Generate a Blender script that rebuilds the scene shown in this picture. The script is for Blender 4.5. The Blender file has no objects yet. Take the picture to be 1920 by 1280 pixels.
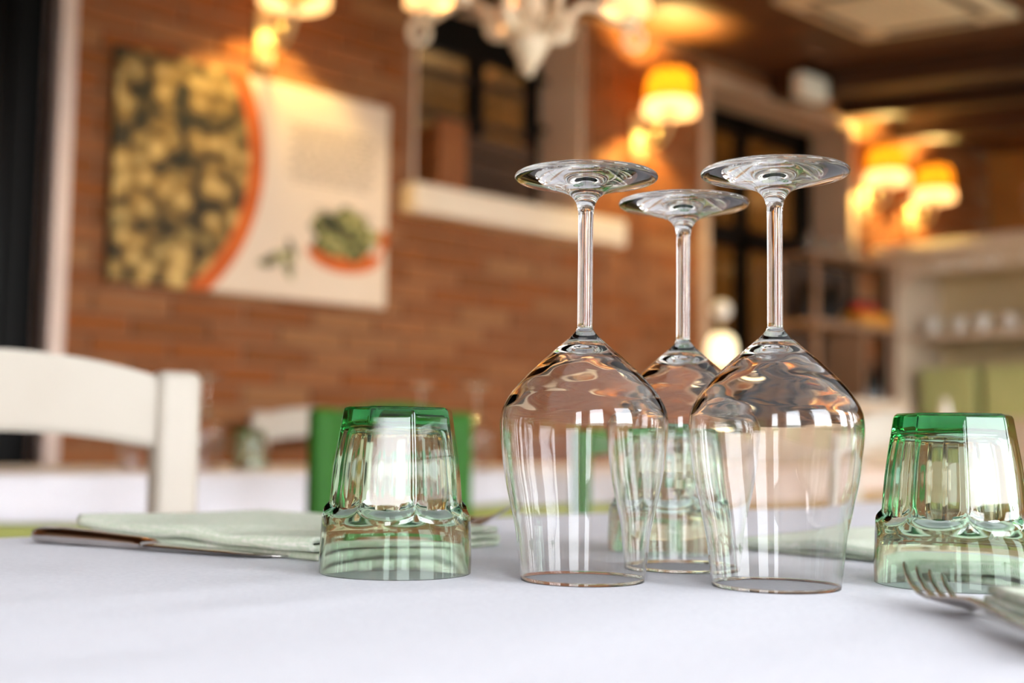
import bpy, bmesh, math, random
from math import sin, cos, pi, radians as R
from mathutils import Vector, Matrix
random.seed(7)
S = bpy.context.scene
COL = S.collection

# ------------------------------------------------------------------ camera, sky, exposure
F_PX, CAM_H, PITCH, YAW = 2300.0, 0.828, R(4.6), R(-42.0)
cam = bpy.data.cameras.new('camera'); cam_o = bpy.data.objects.new('camera', cam); COL.objects.link(cam_o)
ROLL = R(0.8)
cam_o.location = (0, 0, CAM_H); cam_o.rotation_euler = (Matrix.Rotation(YAW, 3, 'Z') @ Matrix.Rotation(R(90) + PITCH, 3, 'X') @ Matrix.Rotation(ROLL, 3, 'Z')).to_euler()
cam.sensor_width = 36; cam.lens = F_PX / 1920 * 36; cam.clip_start = 0.02
cam.dof.use_dof = True; cam.dof.focus_distance = 0.70; cam.dof.aperture_fstop = 3.8
S.camera = cam_o

w = bpy.data.worlds.new('overcast_sky'); S.world = w; w.use_nodes = True
wt = w.node_tree; wt.nodes.clear()
wo = wt.nodes.new('ShaderNodeOutputWorld'); wb = wt.nodes.new('ShaderNodeBackground')
tc = wt.nodes.new('ShaderNodeTexCoord'); sp = wt.nodes.new('ShaderNodeSeparateXYZ'); rm = wt.nodes.new('ShaderNodeValToRGB')
wt.links.new(tc.outputs['Generated'], sp.inputs[0]); wt.links.new(sp.outputs['Z'], rm.inputs[0])
rm.color_ramp.elements[0].color = (1.0, 1.0, 1.0, 1); rm.color_ramp.elements[1].color = (0.72, 0.83, 1.0, 1)
wt.links.new(rm.outputs[0], wb.inputs[0]); wb.inputs[1].default_value = 17.0
wt.links.new(wb.outputs[0], wo.inputs[0])

LAMP_W = 64.0            # watts of one wall lamp bulb
LAMP_COL = (1.0, 0.72, 0.22)
vs = S.view_settings
S.display_settings.display_device = 'sRGB'
vs.view_transform = 'Standard'; vs.look = 'None'; vs.gamma = 1; vs.use_curve_mapping = False
vs.exposure = 0.12
cy = S.cycles
cy.max_bounces = 20; cy.transmission_bounces = 20; cy.glossy_bounces = 8; cy.diffuse_bounces = 4; cy.transparent_max_bounces = 12
cy.sample_clamp_indirect = 6.0

# ------------------------------------------------------------------ helpers
def sr(r, g, b):
    f = lambda c: (c / 255 / 12.92) if c / 255 <= .04045 else ((c / 255 + .055) / 1.055) ** 2.4
    return (f(r), f(g), f(b), 1)

def mat(name, col, rough=.5, metal=0, spec=.5, noise=None, bump=None, emit=None, trans=0, ior=1.5, sub=None):
    """principled; noise=(scale, colour2, stretch xyz), bump=(scale, strength, distance)"""
    m = bpy.data.materials.new(name); m.use_nodes = True; t = m.node_tree; p = t.nodes['Principled BSDF']
    p.inputs['Base Color'].default_value = col; p.inputs['Roughness'].default_value = rough
    p.inputs['Metallic'].default_value = metal; p.inputs['Specular IOR Level'].default_value = spec
    p.inputs['Transmission Weight'].default_value = trans; p.inputs['IOR'].default_value = ior
    c = t.nodes.new('ShaderNodeTexCoord')
    if noise:
        mp = t.nodes.new('ShaderNodeMapping'); mp.inputs['Scale'].default_value = noise[2] if len(noise) > 2 else (1, 1, 1)
        t.links.new(c.outputs['Object'], mp.inputs[0])
        n = t.nodes.new('ShaderNodeTexNoise'); n.inputs['Scale'].default_value = noise[0]; n.inputs['Detail'].default_value = 5
        t.links.new(mp.outputs[0], n.inputs['Vector'])
        r = t.nodes.new('ShaderNodeValToRGB'); r.color_ramp.elements[0].position = .35; r.color_ramp.elements[1].position = .65
        r.color_ramp.elements[0].color = col; r.color_ramp.elements[1].color = noise[1]
        t.links.new(n.outputs[0], r.inputs[0]); t.links.new(r.outputs[0], p.inputs['Base Color'])
    if bump:
        n = t.nodes.new('ShaderNodeTexNoise'); n.inputs['Scale'].default_value = bump[0]; n.inputs['Detail'].default_value = 3
        t.links.new(c.outputs['Object'], n.inputs['Vector'])
        b = t.nodes.new('ShaderNodeBump'); b.inputs['Strength'].default_value = bump[1]; b.inputs['Distance'].default_value = bump[2]
        t.links.new(n.outputs[0], b.inputs['Height']); t.links.new(b.outputs[0], p.inputs['Normal'])
    if emit:
        p.inputs['Emission Color'].default_value = emit[0]; p.inputs['Emission Strength'].default_value = emit[1]
    return m

def woven(name, a, b, scale, rough=.9, bstr=.3, crease=0):
    m = bpy.data.materials.new(name); m.use_nodes = True; t = m.node_tree; p = t.nodes['Principled BSDF']
    p.inputs['Roughness'].default_value = rough; p.inputs['Specular IOR Level'].default_value = .15
    c = t.nodes.new('ShaderNodeTexCoord')
    w1 = t.nodes.new('ShaderNodeTexWave'); w1.bands_direction = 'X'; w1.inputs['Scale'].default_value = scale; w1.inputs['Distortion'].default_value = 1.5; w1.inputs['Detail'].default_value = 1
    w2 = t.nodes.new('ShaderNodeTexWave'); w2.bands_direction = 'Y'; w2.inputs['Scale'].default_value = scale; w2.inputs['Distortion'].default_value = 1.5; w2.inputs['Detail'].default_value = 1
    n = t.nodes.new('ShaderNodeTexNoise'); n.inputs['Scale'].default_value = scale * 1.2; n.inputs['Detail'].default_value = 4
    for q in (w1, w2, n): t.links.new(c.outputs['Object'], q.inputs['Vector'])
    mx = t.nodes.new('ShaderNodeMath'); mx.operation = 'MAXIMUM'
    t.links.new(w1.outputs['Fac'], mx.inputs[0]); t.links.new(w2.outputs['Fac'], mx.inputs[1])
    ad = t.nodes.new('ShaderNodeMath'); ad.operation = 'MULTIPLY'; t.links.new(mx.outputs[0], ad.inputs[0]); t.links.new(n.outputs[0], ad.inputs[1])
    r = t.nodes.new('ShaderNodeValToRGB'); r.color_ramp.elements[0].position = .2; r.color_ramp.elements[1].position = .6
    r.color_ramp.elements[0].color = a; r.color_ramp.elements[1].color = b
    t.links.new(ad.outputs[0], r.inputs[0]); t.links.new(r.outputs[0], p.inputs['Base Color'])
    bp = t.nodes.new('ShaderNodeBump'); bp.inputs['Strength'].default_value = bstr; bp.inputs['Distance'].default_value = .0006
    t.links.new(ad.outputs[0], bp.inputs['Height']); t.links.new(bp.outputs[0], p.inputs['Normal'])
    if crease:                                                     # soft ironing folds
        mp = t.nodes.new('ShaderNodeMapping'); mp.inputs['Rotation'].default_value = (0, 0, .35); mp.inputs['Scale'].default_value = (1.2, 5, 1); t.links.new(c.outputs['Object'], mp.inputs[0])
        n3 = t.nodes.new('ShaderNodeTexNoise'); n3.inputs['Scale'].default_value = 1.8; n3.inputs['Detail'].default_value = 1.5; t.links.new(mp.outputs[0], n3.inputs['Vector'])
        b3 = t.nodes.new('ShaderNodeBump'); b3.inputs['Strength'].default_value = crease; b3.inputs['Distance'].default_value = .01
        t.links.new(n3.outputs[0], b3.inputs['Height']); t.links.new(b3.outputs[0], bp.inputs['Normal'])
    return m

def glass(name, col=(1, 1, 1, 1), absorb=None, rough=0.0):
    m = bpy.data.materials.new(name); m.use_nodes = True; t = m.node_tree; t.nodes.clear()
    o = t.nodes.new('ShaderNodeOutputMaterial'); g = t.nodes.new('ShaderNodeBsdfGlass')
    g.inputs['Color'].default_value = col; g.inputs['IOR'].default_value = 1.5; g.inputs['Roughness'].default_value = rough
    t.links.new(g.outputs[0], o.inputs['Surface'])
    if absorb:
        v = t.nodes.new('ShaderNodeVolumeAbsorption'); v.inputs['Color'].default_value = absorb[0]; v.inputs['Density'].default_value = absorb[1]
        t.links.new(v.outputs[0], o.inputs['Volume'])
    return m

def thin_pane(name, tint, gloss=.12):
    m = bpy.data.materials.new(name); m.use_nodes = True; t = m.node_tree; t.nodes.clear()
    o = t.nodes.new('ShaderNodeOutputMaterial'); a = t.nodes.new('ShaderNodeBsdfTransparent'); b = t.nodes.new('ShaderNodeBsdfGlossy'); x = t.nodes.new('ShaderNodeMixShader')
    a.inputs[0].default_value = tint; b.inputs['Roughness'].default_value = .06; x.inputs[0].default_value = gloss
    t.links.new(a.outputs[0], x.inputs[1]); t.links.new(b.outputs[0], x.inputs[2]); t.links.new(x.outputs[0], o.inputs[0])
    return m

def lampshade(name, col, strength, tr):
    m = bpy.data.materials.new(name); m.use_nodes = True; t = m.node_tree; t.nodes.clear()
    o = t.nodes.new('ShaderNodeOutputMaterial'); d = t.nodes.new('ShaderNodeBsdfDiffuse'); l = t.nodes.new('ShaderNodeBsdfTranslucent')
    e = t.nodes.new('ShaderNodeEmission'); x = t.nodes.new('ShaderNodeMixShader'); s = t.nodes.new('ShaderNodeAddShader')
    d.inputs[0].default_value = tr; l.inputs[0].default_value = tr; x.inputs[0].default_value = .5
    e.inputs[0].default_value = col; e.inputs[1].default_value = strength
    t.links.new(d.outputs[0], x.inputs[1]); t.links.new(l.outputs[0], x.inputs[2])
    t.links.new(x.outputs[0], s.inputs[0]); t.links.new(e.outputs[0], s.inputs[1]); t.links.new(s.outputs[0], o.inputs[0])
    return m

def obj(name, bm, m, parent=None, smooth=False, loc=(0, 0, 0), rz=0, sharp=None):
    me = bpy.data.meshes.new(name); bmesh.ops.recalc_face_normals(bm, faces=bm.faces) if smooth != 'keep' else None
    bm.to_mesh(me); bm.free()
    if smooth:
        me.polygons.foreach_set('use_smooth', [True] * len(me.polygons))
        if sharp: me.set_sharp_from_angle(angle=R(sharp))
    me.materials.append(m)
    o = bpy.data.objects.new(name, me); COL.objects.link(o); o.location = loc; o.rotation_euler.z = rz
    if parent: o.parent = parent
    return o

def box(bm, x0, x1, y0, y1, z0, z1, bev=0, seg=2, M=None):
    vs_ = [bm.verts.new((x, y, z)) for x in (x0, x1) for y in (y0, y1) for z in (z0, z1)]
    fs = [bm.faces.new([vs_[i] for i in q]) for q in ((0, 1, 3, 2), (4, 6, 7, 5), (0, 4, 5, 1), (2, 3, 7, 6), (0, 2, 6, 4), (1, 5, 7, 3))]
    if M is not None:
        for v in vs_: v.co = M @ v.co
    if bev:
        es = list({e for f_ in fs for e in f_.edges})
        bmesh.ops.bevel(bm, geom=es, offset=bev, segments=seg, profile=.5, affect='EDGES', clamp_overlap=True)
    return bm

def lathe(bm, prof, n=32, c=(0, 0, 0), close=False, a0=0, a1=2 * pi):
    full = abs(a1 - a0 - 2 * pi) < 1e-6
    rings = []
    for r_, z in prof:
        if r_ < 1e-6: rings.append([bm.verts.new((c[0], c[1], c[2] + z))])
        else: rings.append([bm.verts.new((c[0] + r_ * cos(a0 + (a1 - a0) * k / (n if full else n - 1)), c[1] + r_ * sin(a0 + (a1 - a0) * k / (n if full else n - 1)), c[2] + z)) for k in range(n)])
    prs = list(zip(rings, rings[1:])) + ([(rings[-1], rings[0])] if close else [])
    for A, B in prs:
        for k in range(n if full else n - 1):
            k2 = (k + 1) % n
            if len(A) == 1 and len(B) == 1: continue
            if len(A) == 1: bm.faces.new((A[0], B[k2], B[k]))
            elif len(B) == 1: bm.faces.new((A[k], A[k2], B[0]))
            else: bm.faces.new((A[k], A[k2], B[k2], B[k]))
    return bm

def catmull(pts, n):
    P = [Vector(p) for p in pts]; P = [2 * P[0] - P[1]] + P + [2 * P[-1] - P[-2]]; out = []
    for i in range(1, len(P) - 2):
        for k in range(n):
            t = k / n; a, b, c, d = P[i - 1:i + 3]
            out.append(.5 * ((2 * b) + (c - a) * t + (2 * a - 5 * b + 4 * c - d) * t * t + (3 * b - a - 3 * c + d) * t ** 3))
    out.append(P[-2]); return out

def tube(bm, pts, r, n=8, cap=True):
    pts = [Vector(p) for p in pts]; rs = r if isinstance(r, (list, tuple)) else [r] * len(pts)
    up = Vector((0, 0, 1)); prev = None; rings = []
    for i, p in enumerate(pts):
        t = (pts[min(i + 1, len(pts) - 1)] - pts[max(i - 1, 0)]).normalized()
        if prev is None:
            a = t.cross(up); a = a if a.length > .1 else t.cross(Vector((1, 0, 0)))
        else: a = prev - t * prev.dot(t)
        a.normalize(); prev = a; b = t.cross(a)
        rings.append([bm.verts.new(p + (a * cos(2 * pi * k / n) + b * sin(2 * pi * k / n)) * rs[i]) for k in range(n)])
    for A, B in zip(rings, rings[1:]):
        for k in range(n): bm.faces.new((A[k], A[(k + 1) % n], B[(k + 1) % n], B[k]))
    if cap: bm.faces.new(rings[0][::-1]); bm.faces.new(rings[-1])
    return bm

def loft(bm, secs, n=14):
    """secs: (x, y, z, half width(y), half thickness(z)) along x"""
    rings = []
    for x, y, z, hw, ht in secs:
        rings.append([bm.verts.new((x, y + hw * math.copysign(abs(cos(2 * pi * k / n)) ** .8, cos(2 * pi * k / n)), z + ht * math.copysign(abs(sin(2 * pi * k / n)) ** .8, sin(2 * pi * k / n)))) for k in range(n)])
    for A, B in zip(rings, rings[1:]):
        for k in range(n): bm.faces.new((A[k], A[(k + 1) % n], B[(k + 1) % n], B[k]))
    bm.faces.new(rings[0][::-1]); bm.faces.new(rings[-1])
    return bm

def prism(bm, poly, z0, z1, M=None):
    lo = [bm.verts.new((x, y, z0)) for x, y in poly]; hi = [bm.verts.new((x, y, z1)) for x, y in poly]
    bm.faces.new(lo[::-1]); bm.faces.new(hi)
    for k in range(len(poly)):
        k2 = (k + 1) % len(poly); bm.faces.new((lo[k], lo[k2], hi[k2], hi[k]))
    if M is not None:
        for v in lo + hi: v.co = M @ v.co
    return bm

def tag(o, label=None, cat=None, group=None, kind=None):
    for k, v in (('label', label), ('category', cat), ('group', group), ('kind', kind)):
        if v: o[k] = v
    return o

def thing(name, label, cat, loc=(0, 0, 0), rz=0, group=None):
    o = bpy.data.objects.new(name, None); COL.objects.link(o); o.location = loc; o.rotation_euler.z = rz
    o.empty_display_size = .05
    return tag(o, label, cat, group)

def struct(o): o['kind'] = 'structure'; return o

def dup(root, loc, rz, label, group=None):
    def cp(o, par):
        c = o.copy(); COL.objects.link(c)
        if par is not None: c.parent = par
        for ch in list(o.children): cp(ch, c)
        return c
    c = cp(root, None); c.location = loc; c.rotation_euler.z = rz; c['label'] = label
    if group: c['group'] = group
    return c

def B(): return bmesh.new()
def lerp(a, b, t): return a + (b - a) * t

# ------------------------------------------------------------------ materials
M_brick = bpy.data.materials.new('brick_clay'); M_brick.use_nodes = True
t = M_brick.node_tree; p = t.nodes['Principled BSDF']; p.inputs['Roughness'].default_value = .9; p.inputs['Specular IOR Level'].default_value = .2
oi = t.nodes.new('ShaderNodeObjectInfo'); gm = t.nodes.new('ShaderNodeNewGeometry'); ad = t.nodes.new('ShaderNodeMath'); ad.operation = 'ADD'
t.links.new(oi.outputs['Random'], ad.inputs[0]); t.links.new(gm.outputs['Random Per Island'], ad.inputs[1])
fr = t.nodes.new('ShaderNodeMath'); fr.operation = 'FRACT'; t.links.new(ad.outputs[0], fr.inputs[0])
rp = t.nodes.new('ShaderNodeValToRGB'); e = rp.color_ramp.elements
e[0].color = sr(132, 80, 44); e[1].color = sr(156, 108, 70)
for ps, c in ((.3, sr(146, 84, 42)), (.55, sr(136, 84, 50)), (.75, sr(148, 94, 58))): q = e.new(ps); q.color = c
t.links.new(fr.outputs[0], rp.inputs[0])
tcn = t.nodes.new('ShaderNodeTexCoord'); nz = t.nodes.new('ShaderNodeTexNoise'); nz.inputs['Scale'].default_value = 14; nz.inputs['Detail'].default_value = 6
t.links.new(tcn.outputs['Object'], nz.inputs['Vector'])
mxr = t.nodes.new('ShaderNodeMix'); mxr.data_type = 'RGBA'; mxr.blend_type = 'MULTIPLY'; mxr.inputs[0].default_value = .45
t.links.new(rp.outputs[0], mxr.inputs[6]); t.links.new(nz.outputs['Color'], mxr.inputs[7]); 
hs = t.nodes.new('ShaderNodeValToRGB'); hs.color_ramp.elements[0].color = (.55, .55, .55, 1); hs.color_ramp.elements[1].color = (1, 1, 1, 1)
t.links.new(nz.outputs[0], hs.inputs[0]); t.links.new(hs.outputs[0], mxr.inputs[7]); t.links.new(mxr.outputs[2], p.inputs['Base Color'])

M_mortar = mat('mortar', sr(146, 106, 78), .95, noise=(5, sr(128, 88, 62)), bump=(60, .3, .004))
M_plaster = mat('reveal_plaster', sr(182, 150, 126), .85, noise=(5, sr(190, 160, 136)))
M_reveal_lit = mat('window_reveal_plaster', sr(226, 194, 168), .85, noise=(5, sr(232, 202, 176)))  # same plaster, lightened for the daylight falling into the window recess
M_sill = mat('sill_paint', sr(228, 208, 184), .6, noise=(6, sr(222, 200, 174)))
M_trim = mat('jamb_paint', sr(214, 190, 178), .5, noise=(4, sr(206, 182, 170)))
M_black = mat('black_frame', sr(6, 6, 6), .5, spec=.12, noise=(5, sr(8, 7, 7)))
M_blackgl = mat('dark_glass', sr(3, 3, 3), .3, spec=.12, noise=(2, sr(5, 5, 5)))
M_ceil = mat('ceiling_wood', sr(92, 52, 20), .6, noise=(3, sr(70, 38, 14), (6, .5, 1)))
M_beam = mat('rafter_wood', sr(70, 42, 24), .6, noise=(3, sr(48, 28, 16), (6, .6, 6)))
M_floor = mat('floor_tile', sr(190, 168, 140), .5, noise=(3, sr(176, 152, 124)))
M_ground = mat('terrace_paving', sr(186, 184, 172), .9, noise=(2, sr(168, 168, 152)))
M_cream = mat('end_wall_plaster', sr(176, 126, 70), .85, noise=(3, sr(160, 110, 58)))
M_back = mat('back_room_wall', sr(186, 160, 120), .9, noise=(2, sr(160, 134, 96)))
M_white = mat('white_paint', sr(240, 234, 224), .45, noise=(4, sr(234, 227, 216)))
M_chwhite = mat('chair_white', sr(180, 172, 160), .5, noise=(5, sr(174, 165, 152)), bump=(40, .1, .002))
M_straw = mat('straw_seat', sr(190, 160, 104), .9, noise=(60, sr(150, 122, 74), (1, 8, 1)), bump=(160, .5, .003))
M_wood = mat('table_wood', sr(120, 84, 50), .6, noise=(4, sr(96, 64, 36), (8, 1, 1)))
M_green = mat('chair_green', sr(34, 94, 8), .5, spec=.2, noise=(4, sr(29, 84, 6)))
M_olive = woven('olive_cloth', sr(140, 144, 78), sr(160, 162, 98), 260)
M_oliveshade = woven('tan_cloth', sr(150, 118, 66), sr(176, 142, 86), 260)  # olive undercloth with its shade put into the colour
M_cloth2warm = woven('pink_linen', sr(206, 184, 170), sr(222, 200, 186), 200)  # white topper; warm light off the bricks is put into the colour
M_cloth = woven('table_linen', sr(212, 212, 218), sr(227, 227, 232), 330, bstr=.22, crease=.5)
M_cloth2 = woven('topper_linen', sr(208, 207, 215), sr(222, 221, 228), 200)
M_napkin = woven('napkin_weave', sr(204, 218, 192), sr(242, 242, 230), 210, bstr=.6)
M_steel = mat('cutlery_steel', sr(196, 190, 186), .12, 1, noise=(30, sr(188, 182, 178)))
M_glass = glass('clear_crystal')
M_tumbler = glass('green_bottle_glass', (.985, 1, .985, 1), ((.06, .67, .29, 1), 54))
M_fargl = glass('far_glass', (.96, .97, .95, 1))
M_etch = mat('etched_mark', sr(236, 238, 240), .8, noise=(50, sr(226, 228, 230)))
M_pane = thin_pane('window_pane', (.62, .58, .52, 1), .10)
M_shade = lampshade('shade_fabric', (1.0, .50, .02, 1), .2, (.034, .0118, .0009, 1))
M_shade2 = lampshade('shade_hem_fabric', (1.0, .74, .30, 1), 1.0, (.11, .06, .055, 1))
M_ironw = mat('sconce_metal', sr(226, 200, 150), .5, noise=(12, sr(206, 176, 122)))
M_chand = mat('chandelier_cream', sr(236, 220, 196), .5, noise=(14, sr(216, 194, 160)))
M_ac = mat('unit_plastic', sr(222, 204, 174), .5, noise=(5, sr(214, 196, 164)))  # white casing, toned beige to stand for dim light
M_acdark = mat('unit_slot', sr(90, 82, 70), .7, noise=(5, sr(80, 74, 62)))
M_hutch = mat('hutch_paint', sr(220, 200, 178), .6, noise=(5, sr(210, 188, 162)))
M_rack = mat('rack_wood', sr(146, 112, 86), .6, noise=(5, sr(134, 100, 74), (6, 1, 1)))
M_hutchin = mat('hutch_inside', sr(222, 200, 158), .7, noise=(5, sr(212, 190, 148)))
M_gbox = mat('green_box', sr(200, 202, 136), .7, noise=(5, sr(190, 192, 126)))
M_bottle = mat('dark_bottle', sr(22, 18, 12), .12, noise=(6, sr(30, 24, 16)))
M_red = mat('red_sauce', sr(190, 36, 16), .3, noise=(6, sr(170, 28, 12)))
M_amber = mat('amber_wood', sr(206, 140, 44), .6, noise=(5, sr(186, 120, 34), (6, 1, 1)))
M_crate = mat('crate_wood', sr(150, 88, 40), .75, noise=(4, sr(122, 68, 28), (8, 1, 8)))
M_cratedk = mat('crate_dark', sr(70, 46, 28), .8, noise=(4, sr(54, 34, 20), (1, 1, 8)))
M_canvas = mat('canvas_white', sr(222, 200, 178), .8, noise=(3, sr(220, 197, 173)))
M_orange = mat('print_orange', sr(206, 98, 24), .8, noise=(6, sr(186, 84, 20)))
M_ink = mat('print_ink', sr(150, 130, 108), .8, noise=(8, sr(140, 120, 98)))
M_cand = mat('lit_globe', sr(255, 240, 200), .5, emit=((1, .84, .50, 1), 1.5), noise=(5, sr(250, 236, 200)))

def olive_print(name, scale, dark, mid, light):
    m = bpy.data.materials.new(name); m.use_nodes = True; t = m.node_tree; p = t.nodes['Principled BSDF']; p.inputs['Roughness'].default_value = .8
    c = t.nodes.new('ShaderNodeTexCoord'); n = t.nodes.new('ShaderNodeTexNoise'); n.inputs['Scale'].default_value = scale * .6
    ml = t.nodes.new('ShaderNodeMix'); ml.data_type = 'VECTOR'; ml.inputs[0].default_value = .06
    t.links.new(c.outputs['Object'], n.inputs['Vector']); t.links.new(c.outputs['Object'], ml.inputs[4]); t.links.new(n.outputs['Color'], ml.inputs[5])
    v = t.nodes.new('ShaderNodeTexVoronoi'); v.inputs['Scale'].default_value = scale; t.links.new(ml.outputs[1], v.inputs['Vector'])
    r = t.nodes.new('ShaderNodeValToRGB'); e = r.color_ramp.elements
    e[0].position = .2; e[0].color = light; e[1].position = .72; e[1].color = dark; q = e.new(.5); q.color = mid
    t.links.new(v.outputs['Distance'], r.inputs[0])
    n2 = t.nodes.new('ShaderNodeTexNoise'); n2.inputs['Scale'].default_value = scale * .5; t.links.new(c.outputs['Object'], n2.inputs['Vector'])
    r2 = t.nodes.new('ShaderNodeValToRGB'); r2.color_ramp.elements[0].color = (.25, .28, .25, 1); r2.color_ramp.elements[1].color = (1, 1, 1, 1)
    r2.color_ramp.elements[0].position = .38; r2.color_ramp.elements[1].position = .55
    t.links.new(n2.outputs[0], r2.inputs[0])
    x = t.nodes.new('ShaderNodeMix'); x.data_type = 'RGBA'; x.blend_type = 'MULTIPLY'; x.inputs[0].default_value = .8
    t.links.new(r.outputs[0], x.inputs[6]); t.links.new(r2.outputs[0], x.inputs[7]); t.links.new(x.outputs[2], p.inputs['Base Color'])
    return m
M_olives = olive_print('print_olive_pile', 17, sr(38, 33, 18), sr(142, 108, 50), sr(208, 172, 106))
M_olives2 = olive_print('print_olive_bowl', 26, sr(50, 50, 26), sr(120, 116, 60), sr(196, 184, 118))

# ------------------------------------------------------------------ the setting
WY = 3.51                                   # face of the brick wall
CZ, CK = 2.60, 0.10                         # ceiling height at the wall, fall per metre towards the terrace
ceil_z = lambda y: CZ - CK * (WY - y)
XL, XR, YF = -2.6, 7.0, -1.15

b = B(); box(b, XL, XR + .3, YF - .1, WY + 1.9, -.1, 0); struct(obj('floor', b, M_floor))
b = B(); box(b, -25, 25, -25, YF - .1, -.14, -.04); struct(obj('ground', b, M_ground))

DOORS = {'d1': (.25, 1.345, 0, 2.3), 'w1': (2.668, 3.527, 1.73, 2.54), 'd2': (4.335, 5.49, 0, 2.475)}
b = B()
xs = sorted([XL, XR] + [v for d in DOORS.values() for v in d[:2]])
for x0, x1 in zip(xs, xs[1:]):
    hole = [d for d in DOORS.values() if d[0] <= x0 + .01 and d[1] >= x1 - .01]
    if not hole: box(b, x0, x1, WY, WY + .3, 0, CZ + .1)
    else:
        _, _, z0, z1 = hole[0]
        if z0 > 0: box(b, x0, x1, WY, WY + .3, 0, z0)
        box(b, x0, x1, WY, WY + .3, z1, CZ + .1)
wall = struct(obj('wall_back', b, M_mortar))
# bricks: one shared mesh, running bond, proud of the mortar
BW, BH, CW, CH = .243, .055, .255, .066
def brick_mesh(bm, cx, cz, wd, dy=0, rot=0):
    box(bm, cx - wd / 2, cx + wd / 2, WY - .010 + dy, WY + .01, cz - BH / 2, cz + BH / 2, .004, 1)
spots = []
for j in range(0, 40):
    cz = .035 + j * CH
    if cz + BH / 2 > CZ: break
    x = XL + (0 if j % 2 else CW / 2)
    while x < XR - .1:
        segs = [(x - BW / 2, x + BW / 2)]
        for (a0, a1, z0, z1) in DOORS.values():
            if z0 - BH / 2 < cz < z1 + BH / 2:
                ns = []
                for s0, s1 in segs:
                    if s1 <= a0 - .05 or s0 >= a1 + .05: ns.append((s0, s1)); continue
                    if s0 < a0 - .05: ns.append((s0, a0 - .05))
                    if s1 > a1 + .05: ns.append((a1 + .05, s1))
                segs = ns
        for s0, s1 in segs:
            if s1 - s0 > .04: spots.append(((s0 + s1) / 2, cz, s1 - s0))
        x += CW
def proj(P):
    x, y, z = P[0], P[1], P[2] - CAM_H
    fx = x * cos(-YAW) - y * sin(-YAW); fy = x * sin(-YAW) + y * cos(-YAW)
    yy = fy * cos(PITCH) + z * sin(PITCH); zz = -fy * sin(PITCH) + z * cos(PITCH)
    a, c = F_PX * fx / yy, F_PX * zz / yy
    return 960 + a * cos(ROLL) + c * sin(ROLL), 640 + a * sin(ROLL) - c * cos(ROLL), yy
def hidden(x, z): return 1.56 < x < 2.55 and 1.33 < z < 2.0
near, rest = [], []
for s in spots:
    u, v, d = proj((s[0], WY, s[1]))
    (near if -20 < u < 1330 and -20 < v < 830 and not hidden(s[0], s[1]) else rest).append((d, s))
near.sort(); rest += near[300:]; near = near[:300]
b = B(); box(b, -BW / 2, BW / 2, -.010, .01, -BH / 2, BH / 2, .004, 1)
brick0 = obj('brick', b, M_brick, wall)
for i, (_, (x, z, wd)) in enumerate(near):
    o = brick0 if i == 0 else brick0.copy()
    if i: COL.objects.link(o)
    o.location = (x, WY - random.uniform(0, .004), z); o.scale = (wd / BW, 1, 1); o.rotation_euler = (0, R(random.uniform(-.5, .5)), R(random.uniform(-.4, .4)))
b = B()
for _, (x, z, wd) in rest: box(b, x - wd / 2, x + wd / 2, WY - .010 - random.uniform(0, .004), WY + .01, z - BH / 2, z + BH / 2)
tag(obj('brickwork', b, M_brick, wall), kind='stuff')

# reveals (plaster lining of the openings), slightly proud of the brick edge
def lining(name, d, proud, m, thick=.045, depth=.28):
    x0, x1, z0, z1 = DOORS[d]; b = B()
    box(b, x0 - .0, x0 + .004, WY - proud, WY + depth, z0, z1); box(b, x1 - .004, x1, WY - proud, WY + depth, z0, z1)
    box(b, x0, x1, WY - proud, WY + depth, z1 - .004, z1)
    f = WY - proud
    box(b, x0 - thick, x0, f, WY + .01, z0, z1 + thick); box(b, x1, x1 + thick, f, WY + .01, z0, z1 + thick); box(b, x0, x1, f, WY + .01, z1, z1 + thick)
    return struct(obj(name, b, m))
lining('trim_1', 'w1', .004, M_reveal_lit, .006)
lining('trim_2', 'd2', .02, M_plaster, .05)

# dark glazed door at the left end with its pale jamb
b = B(); box(b, 1.345, 1.392, WY - .05, WY + .06, 0, 2.345, .004); box(b, .20, .25, WY - .05, WY + .06, 0, 2.345, .004); box(b, .25, 1.345, WY - .05, WY + .06, 2.3, 2.345, .004)
struct(obj('trim_3', b, M_trim))
d1 = struct(thing('door_1', None, None, (0, 0, 0)))
b = B()
for x0, x1 in ((.26, .35), (1.25, 1.34), (.75, .84)): box(b, x0, x1, WY + .06, WY + .11, 0, 2.29, .004)
for z0, z1 in ((0, .12), (2.2, 2.29), (1.0, 1.06)): box(b, .35, 1.25, WY + .065, WY + .105, z0, z1)
obj('door_frame', b, M_black, d1)
b = B(); box(b, .35, .75, WY + .08, WY + .09, .12, 2.2); obj('pane', b, M_blackgl, d1)
b = B(); box(b, .84, 1.25, WY + .08, WY + .09, .12, 2.2); obj('pane', b, M_blackgl, d1)

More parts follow.
